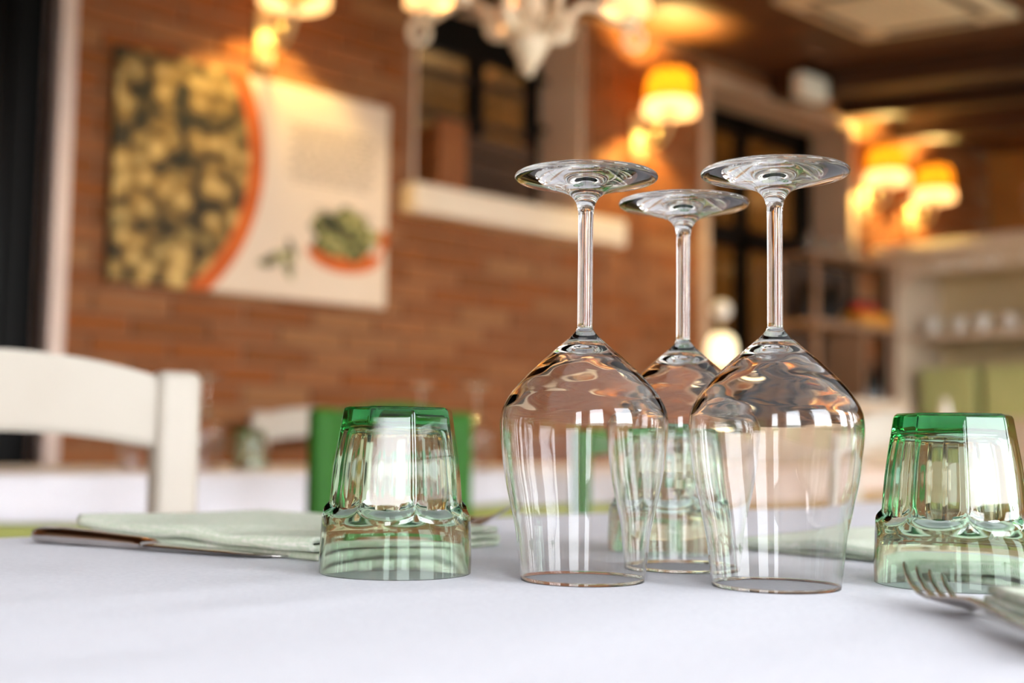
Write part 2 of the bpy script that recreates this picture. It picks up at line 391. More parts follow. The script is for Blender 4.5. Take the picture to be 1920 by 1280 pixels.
# window in its deep recess
w1 = struct(thing('window_1', None, None))
b = B(); wx0, wx1, wz0, wz1 = 2.672, 3.523, 1.736, 2.536; wy = WY + .245
box(b, wx0, wx0 + .05, wy, wy + .05, wz0, wz1); box(b, wx1 - .06, wx1, wy, wy + .05, wz0, wz1)
box(b, wx0, wx1, wy, wy + .05, wz0, wz0 + .06); box(b, wx0, wx1, wy, wy + .05, wz1 - .16, wz1)
obj('window_frame', b, M_black, w1)
b = B(); box(b, 3.14, 3.20, wy - .01, wy + .04, wz0 + .06, wz1 - .16); obj('mullion', b, M_black, w1)
for z in (1.93, 2.11, 2.28):
    b = B(); box(b, wx0 + .05, wx1 - .06, wy + .005, wy + .03, z - .012, z + .018); obj('glazing_bar', b, M_cratedk, w1)
for x0, x1 in ((wx0 + .05, 3.14), (3.20, wx1 - .06)):
    for z0, z1 in ((1.796, 1.918), (1.948, 2.098), (2.128, 2.268), (2.298, 2.376)):
        b = B(); box(b, x0, x1, wy + .012, wy + .018, z0, z1); obj('pane', b, M_pane, w1)
for z in (2.13, 2.34):
    b = B(); box(b, wx1 - .05, wx1 + .0, wy - .05, wy, z, z + .022, .004); obj('hinge', b, M_black, w1)
b = B(); box(b, 2.60, 3.70, WY - .10, WY + .20, 1.63, 1.736, .006); struct(obj('trim_4', b, M_sill))

# glazed door at the right
d2 = struct(thing('door_2', None, None))
b = B(); dx0, dx1, dz1 = 4.340, 5.485, 2.469; dy = WY + .22
box(b, dx0, dx0 + .03, dy, dy + .06, 0, dz1); box(b, dx1 - .10, dx1, dy, dy + .06, 0, dz1); box(b, dx0, dx1, dy, dy + .06, dz1 - .10, dz1)
box(b, 4.89, 4.95, dy, dy + .06, 0, dz1); box(b, dx0, dx1, dy, dy + .06, 1.80, 1.90); box(b, dx0, dx1, dy, dy + .06, 0, .2)
obj('door_frame', b, M_black, d2)
for x0, x1 in ((dx0 + .03, 4.89), (4.95, dx1 - .10)):
    for z0, z1 in ((.2, 1.80), (1.90, dz1 - .1)):
        b = B(); box(b, x0, x1, dy + .025, dy + .033, z0, z1); obj('pane', b, M_pane, d2)
b = B(); tube(b, [(5.33, dy - .05, 1.0), (5.33, dy - .05, 1.35)], .012); box(b, 5.32, 5.34, dy - .05, dy, 1.02, 1.04); box(b, 5.32, 5.34, dy - .05, dy, 1.31, 1.33); obj('door_handle', b, M_steel, d2)
# the room behind the wall, seen dimly through the panes
b = B(); box(b, 2.2, 6.4, WY + 1.8, WY + 1.9, 0, 2.7); box(b, 2.1, 2.2, WY + .3, WY + 1.9, 0, 2.7); box(b, 6.4, 6.5, WY + .3, WY + 1.9, 0, 2.7); box(b, 2.1, 6.5, WY + .3, WY + 1.9, 2.7, 2.75)
struct(obj('wall_beyond', b, M_back))
for x_, en, co in ((3.3, 26, (1, .92, .74)), (5.2, 22, (1, .58, .16))):  # unseen lights, added to give the panes their tan and amber tones
    li = bpy.data.lights.new('back_room_lamp', 'POINT'); li.energy = en; li.color = co; li.shadow_soft_size = .1
    lo = bpy.data.objects.new('back_room_lamp', li); COL.objects.link(lo); lo.location = (x_, WY + 1.1, 2.2)
# clipped hedge on the far side of the terrace (lights and mirrors in the glass)
b = B(); box(b, -9, 12, -4.6, -3.8, -.04, 1.12)
bmesh.ops.subdivide_edges(b, edges=[e_ for e_ in b.edges if abs(e_.verts[0].co.x - e_.verts[1].co.x) > 5], cuts=110)
bmesh.ops.subdivide_edges(b, edges=[e_ for e_ in b.edges if abs(e_.verts[0].co.z - e_.verts[1].co.z) > 1], cuts=9)
rh = random.Random(11)
for v_ in b.verts: v_.co += Vector((rh.uniform(-.05, .05), rh.uniform(-.08, .08), rh.uniform(-.10, .10) if v_.co.z > .2 else 0))
he = obj('hedge', b, mat('hedge_leaf', sr(64, 92, 40), .8, noise=(9, sr(96, 124, 60)), bump=(30, 1, .05)))
tag(he, 'clipped green hedge behind the camera, mirrored in the glasses', 'hedge')
# end wall, ceiling, rafters, terrace posts
b = B(); box(b, XL - .2, XL, YF, WY + .3, 0, 2.8); struct(obj('wall_left', b, M_plaster))  # out of view, added to keep side daylight off the bricks
b = B(); box(b, XR, XR + .2, YF, WY + .3, 0, 2.8); struct(obj('wall_right', b, M_cream))
def slab(y0, y1, t):
    b = B(); v = [b.verts.new(q) for q in ((XL, y0, ceil_z(y0)), (XR + .2, y0, ceil_z(y0)), (XR + .2, y1, ceil_z(y1)), (XL, y1, ceil_z(y1)))]
    v2 = [b.verts.new(q.co + Vector((0, 0, t))) for q in v]
    b.faces.new(v); b.faces.new(v2[::-1])
    for k in range(4): b.faces.new((v[k], v[(k + 1) % 4], v2[(k + 1) % 4], v2[k]))
    return b
YA = 1.05                                   # the wooden ceiling ends here; a pale awning is added beyond it to brighten the near table
b = B(); v = [b.verts.new(q) for q in ((XL + .02, YF - .4, ceil_z(YF - .4)), (XR - .02, YF - .4, ceil_z(YF - .4)), (XR - .02, YA, ceil_z(YA)), (XL + .02, YA, ceil_z(YA)))]; b.faces.new(v)
M_fillawn = lampshade('awning_fabric', (1, 1, 1, 1), 0, (.5, .5, .5, 1)); nt = M_fillawn.node_tree
for q in nt.nodes:
    if q.type == 'BSDF_TRANSLUCENT': q.inputs[0].default_value = (.053, .054, .056, 1)
    if q.type == 'BSDF_DIFFUSE': q.inputs[0].default_value = sr(226, 224, 218)
aw = tag(obj('awning', b, M_fillawn), 'pale fabric awning over the terrace edge above the camera', 'awning')
b = slab(YA, WY + .3, .06)
ce = struct(obj('ceiling', b, M_ceil))
for x, wd, dp in ((-1.9, .12, .12), (-.7, .12, .12), (.5, .12, .12), (1.7, .12, .12), (2.95, .12, .10), (4.88, .17, .11), (5.45, .10, .09), (5.95, .12, .12)):
    b = B(); y0, y1 = YA + .01, WY + .28
    vv = [b.verts.new((xx, yy, ceil_z(yy) + zz)) for xx in (x - wd / 2, x + wd / 2) for yy in (y0, y1) for zz in (-dp, .01)]
    for q in ((0, 1, 3, 2), (4, 6, 7, 5), (0, 4, 5, 1), (2, 3, 7, 6), (0, 2, 6, 4), (1, 5, 7, 3)): b.faces.new([vv[i] for i in q])
    obj('rafter', b, M_beam, ce)
n = 5
for x in (-2.3, -1.05, .20, 1.45, 2.70, 3.95, 5.20, 6.45):
    b = B(); box(b, x - .26, x + .26, YF - .06, YF + .06, 0, ceil_z(YF) - .02, .006); n += 1; struct(obj('trim_%d' % n, b, M_plaster))
b = B(); box(b, XL, XR, YF - .04, YF + .04, ceil_z(YF) - .16, ceil_z(YF) - .005); struct(obj('trim_%d' % (n + 1), b, M_white))

# ------------------------------------------------------------------ our table
TX0, TX1, TY0, TY1, TZ = -.15, 1.75, -.06, .955, .75
def make_table(name, label, x0, x1, y0, y1, zt):
    r = thing(name, label, 'table', ((x0 + x1) / 2, (y0 + y1) / 2, 0)); hx, hy = (x1 - x0) / 2 - .012, (y1 - y0) / 2 - .012
    b = B(); box(b, -hx, hx, -hy, hy, zt - .035, zt, .004); obj('tabletop', b, M_wood, r)
    for sx in (-1, 1):
        for sy in (-1, 1):
            b = B(); box(b, sx * (hx - .06) - .03, sx * (hx - .06) + .03, sy * (hy - .06) - .03, sy * (hy - .06) + .03, 0, zt - .035, .004); obj('leg', b, M_wood, r)
    b = B(); box(b, -hx + .06, hx - .06, -hy + .05, -hy + .07, zt - .12, zt - .035); box(b, -hx + .06, hx - .06, hy - .07, hy - .05, zt - .12, zt - .035); obj('apron', b, M_wood, r)
    return r
def make_cloth(name, m, x0, x1, y0, y1, z, drop, label, cat='tablecloth', thick=.0015, wave=.012, round_=.012, nx=60, ny=40, seed=0, group=None):
    """one draped sheet: flat top with rounded edge and a softly rippled skirt; drop may be a function of the position along the rim"""
    cx, cy_ = (x0 + x1) / 2, (y0 + y1) / 2; hx, hy = (x1 - x0) / 2, (y1 - y0) / 2
    b = B(); rows = []
    per = []
    for k in range(nx): per.append((lerp(-hx, hx, k / nx), -hy, 0, -1))
    for k in range(ny): per.append((hx, lerp(-hy, hy, k / ny), 1, 0))
    for k in range(nx): per.append((lerp(hx, -hx, k / nx), hy, 0, 1))
    for k in range(ny): per.append((-hx, lerp(hy, -hy, k / ny), -1, 0))
    prof = [(-.10, 0), (-.03, 0)] + [(-round_ + round_ * sin(a), -round_ + round_ * cos(a)) for a in (0, .4, .8, 1.2, 1.57)]
    for i, (px, py, nx_, ny_) in enumerate(per):
        dr = drop(px + cx, py + cy_) if callable(drop) else drop
        col = []
        for (o_, zz) in prof: col.append((px + nx_ * o_ if nx_ else px * (1 + o_ / hx) , py + ny_ * o_ if ny_ else py * (1 + o_ / hy), zz))
        for q in (.2, .45, .7, 1):
            o_ = wave * q * (sin(px * 23 + py * 19 + seed) + .6 * sin(px * 41 + py * 37 + 2 * seed)) + .012 * q
            col.append((px + nx_ * o_ + (ny_ == 0) * 0, py + ny_ * o_, -round_ - (dr - round_) * q))
        rows.append([b.verts.new(c) for c in col])
    N = len(rows)
    for i in range(N):
        A, C = rows[i], rows[(i + 1) % N]
        for j in range(len(A) - 1): b.faces.new((A[j], A[j + 1], C[j + 1], C[j]))
    b.faces.new([r_[0] for r_ in rows])
    for v_ in b.verts: v_.co.z += thick
    o = obj(name, b, m, None, True, (cx, cy_, z), sharp=50)
    sm = o.modifiers.new('thickness', 'SOLIDIFY'); sm.thickness = thick; sm.offset = -1 
    return tag(o, label, cat, group)
make_table('dining_table', 'wooden dining table under the near white tablecloth carrying the upturned wine glasses', TX0, TX1, TY0, TY1, TZ - .002)
make_cloth('tablecloth', M_cloth, TX0, TX1, TY0, TY1, TZ - .0016, .26, 'near white linen tablecloth under the three upturned wine glasses', nx=90, ny=50)

# ------------------------------------------------------------------ wine glasses
def smooth_prof(pts, n=6): return [(max(q.x, 0), q.y) for q in catmull([(a, c, 0) for a, c in pts], n)]
ZI = .1285
outer = [(.0343, .0004), (.0359, .013), (.0374, .026), (.0406, .041), (.0438, .0557), (.0459, .0715), (.0469, .0825), (.0467, .0893), (.0453, .0955), (.0408, .1035), (.0333, .1122), (.0240, .1212), (.0172, .1270), (.0122, .1314), (.0088, .1343), (.0064, .1368), (.0049, .1388), (.0043, .1408), (.0042, .1450), (.0042, .1550)]
inner = [(.0337, .0004), (.0352, .013), (.0367, .026), (.0399, .041), (.0430, .0557), (.0451, .0715), (.0460, .0822), (.0457, .0888), (.0440, .0946), (.0391, .1021), (.0313, .1104), (.0218, .1188), (.0140, .1243), (.0074, .1272), (.0, .1280)]
stem = [(.0042, .1550), (.00415, .170), (.00415, .180), (.0042, .1900)]
foot = [(.0042, .1900), (.0043, .2030), (.0046, .2072), (.0055, .2106), (.0070, .2133), (.0092, .2155), (.0120, .2170), (.0165, .2185), (.0225, .2202), (.0300, .2222), (.0365, .2238), (.0395, .2243), (.0405, .2252), (.0406, .2260), (.0400, .2269), (.0388, .2271), (.034, .2268), (.026, .2263), (.018, .2257), (.010, .2250), (.0, .2247)]
def make_wine_glass(label, loc, rz=0, tilt=(0, 0)):
    r = thing('wine_glass', label, 'wine glass', loc, rz, 'upturned wine glasses on the near table'); r.rotation_euler = (tilt[0], tilt[1], rz)
    K = 1.02; sc_ = lambda q: [(a * K, c * K) for a, c in q]
    pin = smooth_prof(sc_(inner)); pout = smooth_prof(sc_(outer))
    b = B(); lathe(b, pin[::-1] + [(.0350, .0)] + pout, 128)
    for v_ in b.verts:                                             # blown glass: the inside of the shoulder is faintly uneven
        rr_, z_ = math.hypot(v_.co.x, v_.co.y), v_.co.z
        if .086 < z_ < .129 and rr_ > .004 and any(abs(rr_ - q[0]) < 1e-5 and abs(z_ - q[1]) < 1e-5 for q in pin):
            a_ = math.atan2(v_.co.y, v_.co.x); e_ = min(1, (z_ - .086) / .01, (.129 - z_) / .008)
            v_.co *= 1 + .0016 * e_ * (sin(3 * a_ + z_ * 330) + .7 * sin(5 * a_ - z_ * 460 + 1) + .35 * sin(2 * a_ + z_ * 800))
    obj('bowl', b, M_glass, r, 'keep')
    b = B(); lathe(b, smooth_prof(sc_(stem)), 64); obj('stem', b, M_glass, r, 'keep')
    b = B(); lathe(b, smooth_prof(sc_(foot)), 128); obj('foot', b, M_glass, r, 'keep')
    return r
wg = make_wine_glass('left of the two front clear wine glasses standing upside down', (.500, .493, TZ))
wg2 = dup(wg, (.566, .409, TZ), 1.3, 'right of the two front clear wine glasses standing upside down'); wg2.rotation_euler = (0, 0, 1.3)
wg3 = dup(wg, (.600, .504, TZ), 2.2, 'clear upside down wine glass standing behind the two front ones'); wg3.rotation_euler = (0, 0, 2.2)
# faint etched loops on the foot of the left glass
def etch(parent, ang):
    b = B(); pts = []
    for k in range(41):
        a = 2 * pi * k / 40; pts.append((.0042 * sin(a) , .0022 * sin(2 * a)))
    ca, sa = cos(ang), sin(ang)
    def put(x, y): x += .024; return (ca * x - sa * y, sa * x + ca * y, .2205 - .0002 + (math.hypot(x, y) - .0225) * .27)
    tube(b, [put(y * 1.2, x) for x, y in pts], .00013, 5); tube(b, [put(0, .0042 + .006 * q) for q in (0, .5, 1)], .0001, 5)
    obj('etched_mark', b, M_etch, parent, True)
etch(wg, R(178)) 

# ------------------------------------------------------------------ tumblers
def make_tumbler(label, loc, rz, group=True):
    N = 160; amp = .0042; zs0 = .0400
    b = B()
    def r_out_low(z): return lerp(.0449, .0436, min(z / .033, 1))
    def edge_r(z):   # radius at the crest between flutes
        pts = [(.040, .0400), (.050, .0392), (.062, .0380), (.074, .0362), (.084, .0345), (.0945, .0328), (.0965, .0318)]
        for (a, ra), (c, rc) in zip(pts, pts[1:]):
            if z <= c: return lerp(ra, rc, max(0, (z - a) / (c - a)))
        return pts[-1][1]
    grid = []
    hw = pi / 8
    for k in range(N):
        th = 2 * pi * k / N; loc_ = ((th + hw) % (2 * hw)) - hw; u = abs(loc_) / hw
        zs = zs0 - amp * math.sqrt(max(0, 1 - u * u)) if True else zs0
        crest = max(0, (u - .93) / .07)
        col = []
        for q in (0, .25, .5, .75, .92): z = q * (zs - .0035); col.append((r_out_low(z) - (.0006 if q == 0 else 0), z))
        fl = lambda z: lerp(edge_r(z) * cos(hw) / cos(loc_) * 1.012, edge_r(z), crest * .6)
        rt = fl(zs)
        rl = r_out_low(zs - .0035)
        col += [(rl, zs - .0035), (lerp(rl, rt, .12), zs - .0020), (lerp(rl, rt, .42), zs - .0004), (lerp(rl, rt, .80), zs + .0008), (fl(zs + .0018), zs + .0020)]
        for q in (.08, .2, .35, .5, .65, .8, .92, 1): z = lerp(zs + .002, .0940, q); col.append((fl(z), z))
        col += [(fl(.0955) - .0002, .0955), (fl(.0965) - .0014, .0965), (fl(.0967) * .80, .0967), (fl(.0967) * .55, .0964)]
        grid.append([b.verts.new((r_ * cos(th), r_ * sin(th), z)) for r_, z in col])
    c_top = b.verts.new((0, 0, .0958))
    for k in range(N):
        A, C = grid[k], grid[(k + 1) % N]
        for j in range(len(A) - 1): b.faces.new((A[j], C[j], C[j + 1], A[j + 1]))
        b.faces.new((A[-1], C[-1], c_top))
    inn = smooth_prof([(.0437, .0002), (.0428, .012), (.0417, .024), (.0398, .032), (.0376, .038), (.0358, .044), (.0344, .054), (.0331, .066), (.0314, .075), (.0299, .0812), (.0282, .0842), (.0240, .0856), (.012, .0862), (0, .0863)], 3)
    wv = lambda k, z: 1 - (.006 * cos(16 * pi * k / N) + .0022 * cos(48 * pi * k / N + 1)) * min(1, max(0, (z - .036) / .01)) * (z < .083)
    rings = []
    for r_, z in inn:
        rings.append([b.verts.new((0, 0, z))] if r_ < 1e-5 else [b.verts.new((r_ * wv(k, z) * cos(2 * pi * k / N), r_ * wv(k, z) * sin(2 * pi * k / N), z)) for k in range(N)])
    for A, C in zip(rings, rings[1:]):
        for k in range(N):
            k2 = (k + 1) % N
            if len(C) == 1: b.faces.new((A[k2], A[k], C[0]))
            else: b.faces.new((A[k2], A[k], C[k], C[k2]))
    for k in range(N): b.faces.new((grid[(k + 1) % N][0], grid[k][0], rings[0][k], rings[0][(k + 1) % N]))
    o = obj('tumbler', b, M_tumbler, None, True, loc, rz, sharp=38)
    return tag(o, label, 'tumbler', 'green tinted tumblers on the near table')
def facing(x, y): return math.atan2(-y, -x)
tb = make_tumbler('green fluted tumbler upside down beside the knife, left of the wine glasses', (.438, .586, TZ), facing(.438, .586) + R(14.5 - 22.5))
t2 = tb.copy(); COL.objects.link(t2); t2.location = (.660, .354, TZ); t2.rotation_euler.z = facing(.660, .354) + R(10 - 22.5); t2['label'] = 'green fluted tumbler upside down at right behind the near fork, cut by the frame'
t3 = tb.copy(); COL.objects.link(t3); t3.location = (.690, .591, TZ); t3.rotation_euler.z = facing(.690, .591); t3['label'] = 'green fluted tumbler upside down seen through the wine glasses, partly hidden behind them'

# ------------------------------------------------------------------ napkins and cutlery
def make_napkin(label, loc, rz, a, bw, layers=3, seed=1, gap=.0032):
    """local x along the long folded edge (length a), y across (bw); folds lie on the y=0 and y=bw edges"""
    b = B(); path = []; rr = gap / 2; th = gap * .80
    def wob(x, y, l): 
        e = max(0, 1 - y / bw * 2.2)
        return e * .0022 * l / layers * (sin(x * 48 + seed + l * .35) + .5 * sin(x * 91 + 2.1 * seed - .5 * l)) + .0007 * l / layers * sin(x * 17 + y * 23 + seed)
    for l in range(layers * 2 - 1 if False else layers):
        z = th / 2 + .0003 + l * gap
        ys = [lerp(.0, bw, k / 14) for k in range(15)]
        if l % 2: ys = ys[::-1]
        for y in ys: path.append((y + (.004 if l == 0 else 0) * (1 - y / bw), z, l))
        if l < layers - 1:
            yy = ys[-1]; s = 1 if yy > bw / 2 else -1
            for an in (-50, 0, 50): path.append((yy + s * rr * cos(R(an)), z + rr + rr * sin(R(an)), l + .5))
    nx_ = 46; rows = []
    for i in range(nx_ + 1):
        x = a * i / nx_; rows.append([b.verts.new((x + .0012 * sin(y * 60 + l) , y + .0012 * sin(x * 31 + l + seed), z + max(-z * .3, wob(x, y, l)))) for y, z, l in path])
    for A, C in zip(rows, rows[1:]):
        for j in range(len(A) - 1): b.faces.new((A[j], A[j + 1], C[j + 1], C[j]))
    o = obj('napkin', b, M_napkin, None, True, loc, rz)
    sm = o.modifiers.new('thickness', 'SOLIDIFY'); sm.thickness = th; sm.offset = 0
    return tag(o, label, 'napkin', 'folded green napkins')
ZC = TZ + .0002
# left: long edge runs along -Y from the far corner towards the camera
np1 = make_napkin('folded pale green napkin behind the knife and left tumbler', (.392, .930, ZC), R(-82), .272, .178, 3, 1, .0050)
np2 = make_napkin('folded pale green napkin lying behind the right front wine glass', (.735, .562, ZC), R(-90), .30, .20, 3, 4, .0036)
np3 = make_napkin('folded pale green napkin under the near fork at the lower right edge', (.435, .151, ZC), R(-43), .19, .18, 3, 6, .0046)

def make_knife(label, loc, rz):
    r = thing('table_knife', label, 'knife', loc, rz)
    b = B(); loft(b, [(0, 0, .0056, .002, .002), (.002, 0, .0058, .0072, .0045), (.008, 0, .006, .0100, .0056), (.03, 0, .006, .0106, .0058), (.06, 0, .0055, .0092, .0052), (.085, 0, .0048, .0076, .0046), (.097, 0, .0045, .0076, .0043), (.105, 0, .0042, .0090, .0034), (.1095, -.001, .0036, .0100, .0018)], 18); obj('handle', b, M_steel, r, True)
    b = B(); loft(b, [(.1075, -.001, .0036, .0100, .0013), (.118, -.0015, .0034, .0104, .0012), (.16, -.001, .0028, .0106, .0011), (.19, .000, .0022, .0096, .0009), (.205, .002, .0018, .0070, .0007), (.214, .0045, .0016, .0036, .0006), (.218, .0065, .0015, .0008, .0005)], 16); obj('blade', b, M_steel, r, True, sharp=40)
    return r
make_knife('polished steel table knife lying along the front edge of the left napkin', (.344, .890, TZ + .0002), math.atan2(-.202, .078))

def make_fork(label, loc, rz, pitch=0, roll=0):
    """local x from handle end (0) to the tine tips (.195); concave side up"""
    r = thing('table_fork', label, 'fork', loc, rz, 'steel forks'); r.rotation_euler = (roll, pitch, rz)
    b = B(); loft(b, [(0, 0, .006, .003, .001), (.004, 0, .006, .0075, .0016), (.02, 0, .005, .0098, .0019), (.06, 0, .0045, .0070, .0019), (.095, 0, .006, .0042, .0021), (.118, 0, .0066, .0042, .002), (.130, 0, .0050, .0075, .0016), (.139, 0, .0032, .0112, .0012), (.147, 0, .0020, .0122, .0010), (.1505, 0, .0017, .0122, .0010)], 16); obj('handle', b, M_steel, r, True)
    for k in range(4):
        y = (k - 1.5) * .0069
        b = B(); loft(b, [(.1485, y, .0018, .0022, .0010), (.160, y, .0022, .0021, .0011), (.174, y * .99, .0046, .0019, .0011), (.186, y * .97, .0085, .0016, .0010), (.194, y * .96, .0122, .0012, .0009), (.197, y * .96, .0136, .0005, .0006)], 10); obj('tine', b, M_steel, r, True)
    return r
make_fork('steel fork whose raised tines show between the left tumbler and wine glasses', (.646, .915, TZ + .0022), R(-90), R(-2.6), R(22))
make_fork("blurred steel fork in the lower right foreground, tines pointing up left", (.443, .187, TZ + .0028), R(47), R(0), R(15))

# ------------------------------------------------------------------ chairs
def make_chair(label, loc, rz, m, seatm, group, wd=.46, post=.056, dep=.036, h=.905, white=True):
    """local: backrest at y=0 facing -y, seat towards -y"""
    r = thing('dining_chair', label, 'chair', loc, rz, group); hx = wd / 2 - post / 2
    for s in (-1, 1):
        b = B(); box(b, s * hx - post / 2, s * hx + post / 2, -dep / 2, dep / 2, 0, h, .012, 4); obj('back_post', b, m, r, True, sharp=45)
        b = B(); box(b, s * (hx - .005) - .02, s * (hx - .005) + .02, -.42, -.38, 0, .43, .006); obj('leg', b, m, r)
        b = B(); box(b, s * hx - .012, s * hx + .012, -.39, -.015, .20, .225, .004); obj('stretcher', b, m, r)
    def rail(z0, z1, arch, y0, y1, nm):
        b = B(); n = 20; rows = []
        for k in range(n + 1):
            x = lerp(-hx + post * .32, hx - post * .32, k / n); q = 1 - (x / hx) ** 2; by = .012 * q
            rows.append([b.verts.new(c) for c in ((x, y0 + by, z0 + arch * q * .75), (x, y1 + by, z0 + arch * q * .75), (x, y1 + by, z1 + arch * q), (x, y0 + by, z1 + arch * q))])
        for A, C in zip(rows, rows[1:]):
            for j in range(4): b.faces.new((A[j], A[(j + 1) % 4], C[(j + 1) % 4], C[j]))
        b.faces.new(rows[0][::-1]); b.faces.new(rows[-1])
        bmesh.ops.recalc_face_normals(b, faces=b.faces)
        es = [e for e in b.edges if len(e.link_faces) == 2 and e.calc_face_angle() > 1.0]
        bmesh.ops.bevel(b, geom=es, offset=.005, segments=2, affect='EDGES')
        obj(nm, b, m, r, True, sharp=45)
    rail(h - .097, h - .014, .030, -.010, .014, 'top_rail')
    rail(h - .30, h - .245, .02, -.008, .012, 'mid_rail')
    b = B(); box(b, -hx - .015, hx + .015, -.425, -.02, .425, .462, .012, 3); obj('seat', b, seatm, r, True, sharp=45)
    b = B(); box(b, -hx + .01, hx - .01, -.412, -.39, .17, .195, .004); obj('stretcher', b, m, r)
    return r
WCH = 'white ladder back chairs'
ch = make_chair('white wooden chair whose broad top rail is cut by the left frame edge', (.490, 1.375, 0), 0, M_chwhite, M_straw, WCH)
dup(ch, (3.10, 1.86, 0), R(184), 'white wooden chair seen from behind, partly hidden by the right tumbler', WCH)
dup(ch, (2.14, 3.30, 0), 0, 'white chair against the brick wall seen between left chair and left tumbler', WCH)
GCH = 'green chairs at the far table'
gc = make_chair('bright green wooden chair seen from behind, left and right of the left tumbler', (1.50, 2.02, 0), R(180), M_green, M_straw, GCH, wd=.40, post=.058, h=.885)
dup(gc, (2.25, 2.06, 0), R(180), 'green wooden chair seen through the bowl of the left wine glass', GCH)

# ------------------------------------------------------------------ far tables
def far_table(x0, x1, y0, y1, where, drop, under, mu, mt):
    make_table('dining_table', 'wooden table under the %s' % where, x0, x1, y0, y1, .743)
    make_cloth('undercloth', mu, x0, x1, y0, y1, .7435, .265, '%s cloth below the %s' % (under, where), seed=3, wave=.005, nx=50, ny=24)
    make_cloth('tablecloth', mt, x0 - .014, x1 + .014, y0 - .014, y1 + .014, .7465, drop, where, thick=.0012, seed=3, wave=.006, nx=50, ny=24)
far_table(.30, 2.62, 2.45, 3.12, 'white topper cloth on the far table behind left chair', lambda x, y: .075 + .045 * max(0, 1 - abs(x - 1.45) / .9), 'olive', M_olive, M_cloth2)
far_table(2.75, 4.95, 2.42, 3.05, 'pale pink topper on the table seen through right glass', .085, 'tan', M_oliveshade, M_cloth2warm)
ZF = .7480
def small_wine(label, loc):
    b = B(); pr = smooth_prof(outer, 3) + smooth_prof(stem, 2)[1:] + smooth_prof(foot, 2)[1:]
    lathe(b, smooth_prof(inner, 3)[::-1] + [(.0340, 0)] + pr, 32)
    return tag(obj('wine_glass', b, M_glass, None, 'keep', loc), label, 'wine glass', 'upturned glasses on the far table')
# keep-normals variants are built facing outwards
sw = small_wine('blurred upturned wine glass on the far table right of the left chair', (1.43, 2.68, ZF))
for (x, y), lb in (((1.30, 2.78), 'blurred upturned wine glass on the far table right behind the left chair post'), ((2.02, 2.60), 'blurred upturned wine glass on the far table whose stem shows above the left tumbler'), ((2.13, 2.50), 'blurred upturned wine glass on the far table near the right end, above the green chair')):
    o = sw.copy(); COL.objects.link(o); o.location = (x, y, ZF); o['label'] = lb
for (x, y), lb in (((1.54, 2.66), 'blurred green tumbler on the far table left of the green chair'), ((2.16, 2.62), 'blurred green tumbler on the far table right of the left tumbler')):
    o = tb.copy(); COL.objects.link(o); o.location = (x, y, ZF); o['label'] = lb; o['group'] = 'upturned glasses on the far table'
b = B(); lathe(b, [(0, 0), (.034, 0), (.036, .01), (.034, .12), (.030, .18), (.020, .215), (.013, .24), (.014, .262), (.008, .27), (0, .272)], 24)
tag(obj('vase', b, M_white, None, True, (4.60, 2.50, ZF)), 'slim white vase on the far right table just above the right tumbler', 'vase')

# ------------------------------------------------------------------ picture on the wall
PX0, PX1, PZ0, PZ1, PY = 1.517, 2.522, 1.281, 1.992, WY - .045
pc = thing('wall_picture', 'large printed canvas of olives with pale text half on the brick wall', 'picture', (PX0, PY, PZ0))
PW, PH = PX1 - PX0, PZ1 - PZ0
b = B(); box(b, 0, PW, 0, .03, 0, PH, .002); obj('canvas', b, M_canvas, pc)
AX, AZ, AR = -.092, .43, .60                # arc of the orange bowl rim
RM = Matrix(((1, 0, 0, 0), (0, 0, -1, 0), (0, 1, 0, 0), (0, 0, 0, 1)))   # (x, y, z) -> (x, -z, y)
def arcpts(r_, n=32): 
    z0 = 0; out = []
    for k in range(n + 1):
        z = PH * k / n; out.append((AX + math.sqrt(max(0, r_ * r_ - (z - AZ) ** 2)), z))
    return out
b = B(); prism(b, [(.0, 0)] + arcpts(AR - .055) + [(.0, PH)], .0004, .0012, RM); obj('printed_olive_pile', b, M_olives, pc)
b = B(); prism(b, arcpts(AR - .055) + arcpts(AR)[::-1], .0004, .0014, RM); obj('printed_bowl_rim', b, M_orange, pc)
b = B(); box(b, -.0012, .0002, .001, .029, 0, PH); obj('canvas_side', b, M_black, pc)
b = B(); cxb, czb = .83, .20
prism(b, [(cxb + .155 * cos(a), czb - .02 + .075 * sin(a)) for a in [pi + pi * k / 16 for k in range(17)]] , .0004, .0010, RM); prism(b, [(.97, .18), (PW - .002, .21), (PW - .002, .27), (.97, .27)], .0004, .0010, RM)
obj('printed_bowl', b, M_orange, pc)
b = B(); pts = []
for k in range(28):
    a = 2 * pi * k / 28; rr = 1 + .10 * sin(5 * a + 1) + .08 * sin(9 * a)
    pts.append((cxb - .005 + .135 * cos(a) * rr, czb + .03 + .095 * sin(a) * rr * (1 if sin(a) > 0 else .85)))
prism(b, pts, .0011, .0016, RM); obj('printed_bowl_olives', b, M_olives2, pc)
b = B()
def leaf(cx, cz, L, W, ang):
    poly = [(cx + cos(ang) * L * (q - .5) - sin(ang) * W * s, cz + sin(ang) * L * (q - .5) + cos(ang) * W * s) for q, s in ((0, 0), (.25, .4), (.55, .5), (.8, .3), (1, 0), (.8, -.3), (.5, -.5), (.2, -.35))]
    prism(b, poly, .0004, .0012, RM)
for q in ((.56, .13, .13, .035, .5), (.62, .16, .09, .03, 1.9), (.61, .10, .09, .035, -1.2), (.53, .11, .08, .03, .1)): leaf(*q)
obj('printed_olive_sprig', b, M_olives2, pc)
b = B(); rr = random.Random(3)
for j in range(12):
    x, z = .60 + (.02 * (j % 2)), PH - .13 - j * .017
    while x < .93:
        wd = rr.uniform(.012, .05)
        box(b, x, min(x + wd, .95), -.0009, -.0002, z, z + .007); x += wd + .010
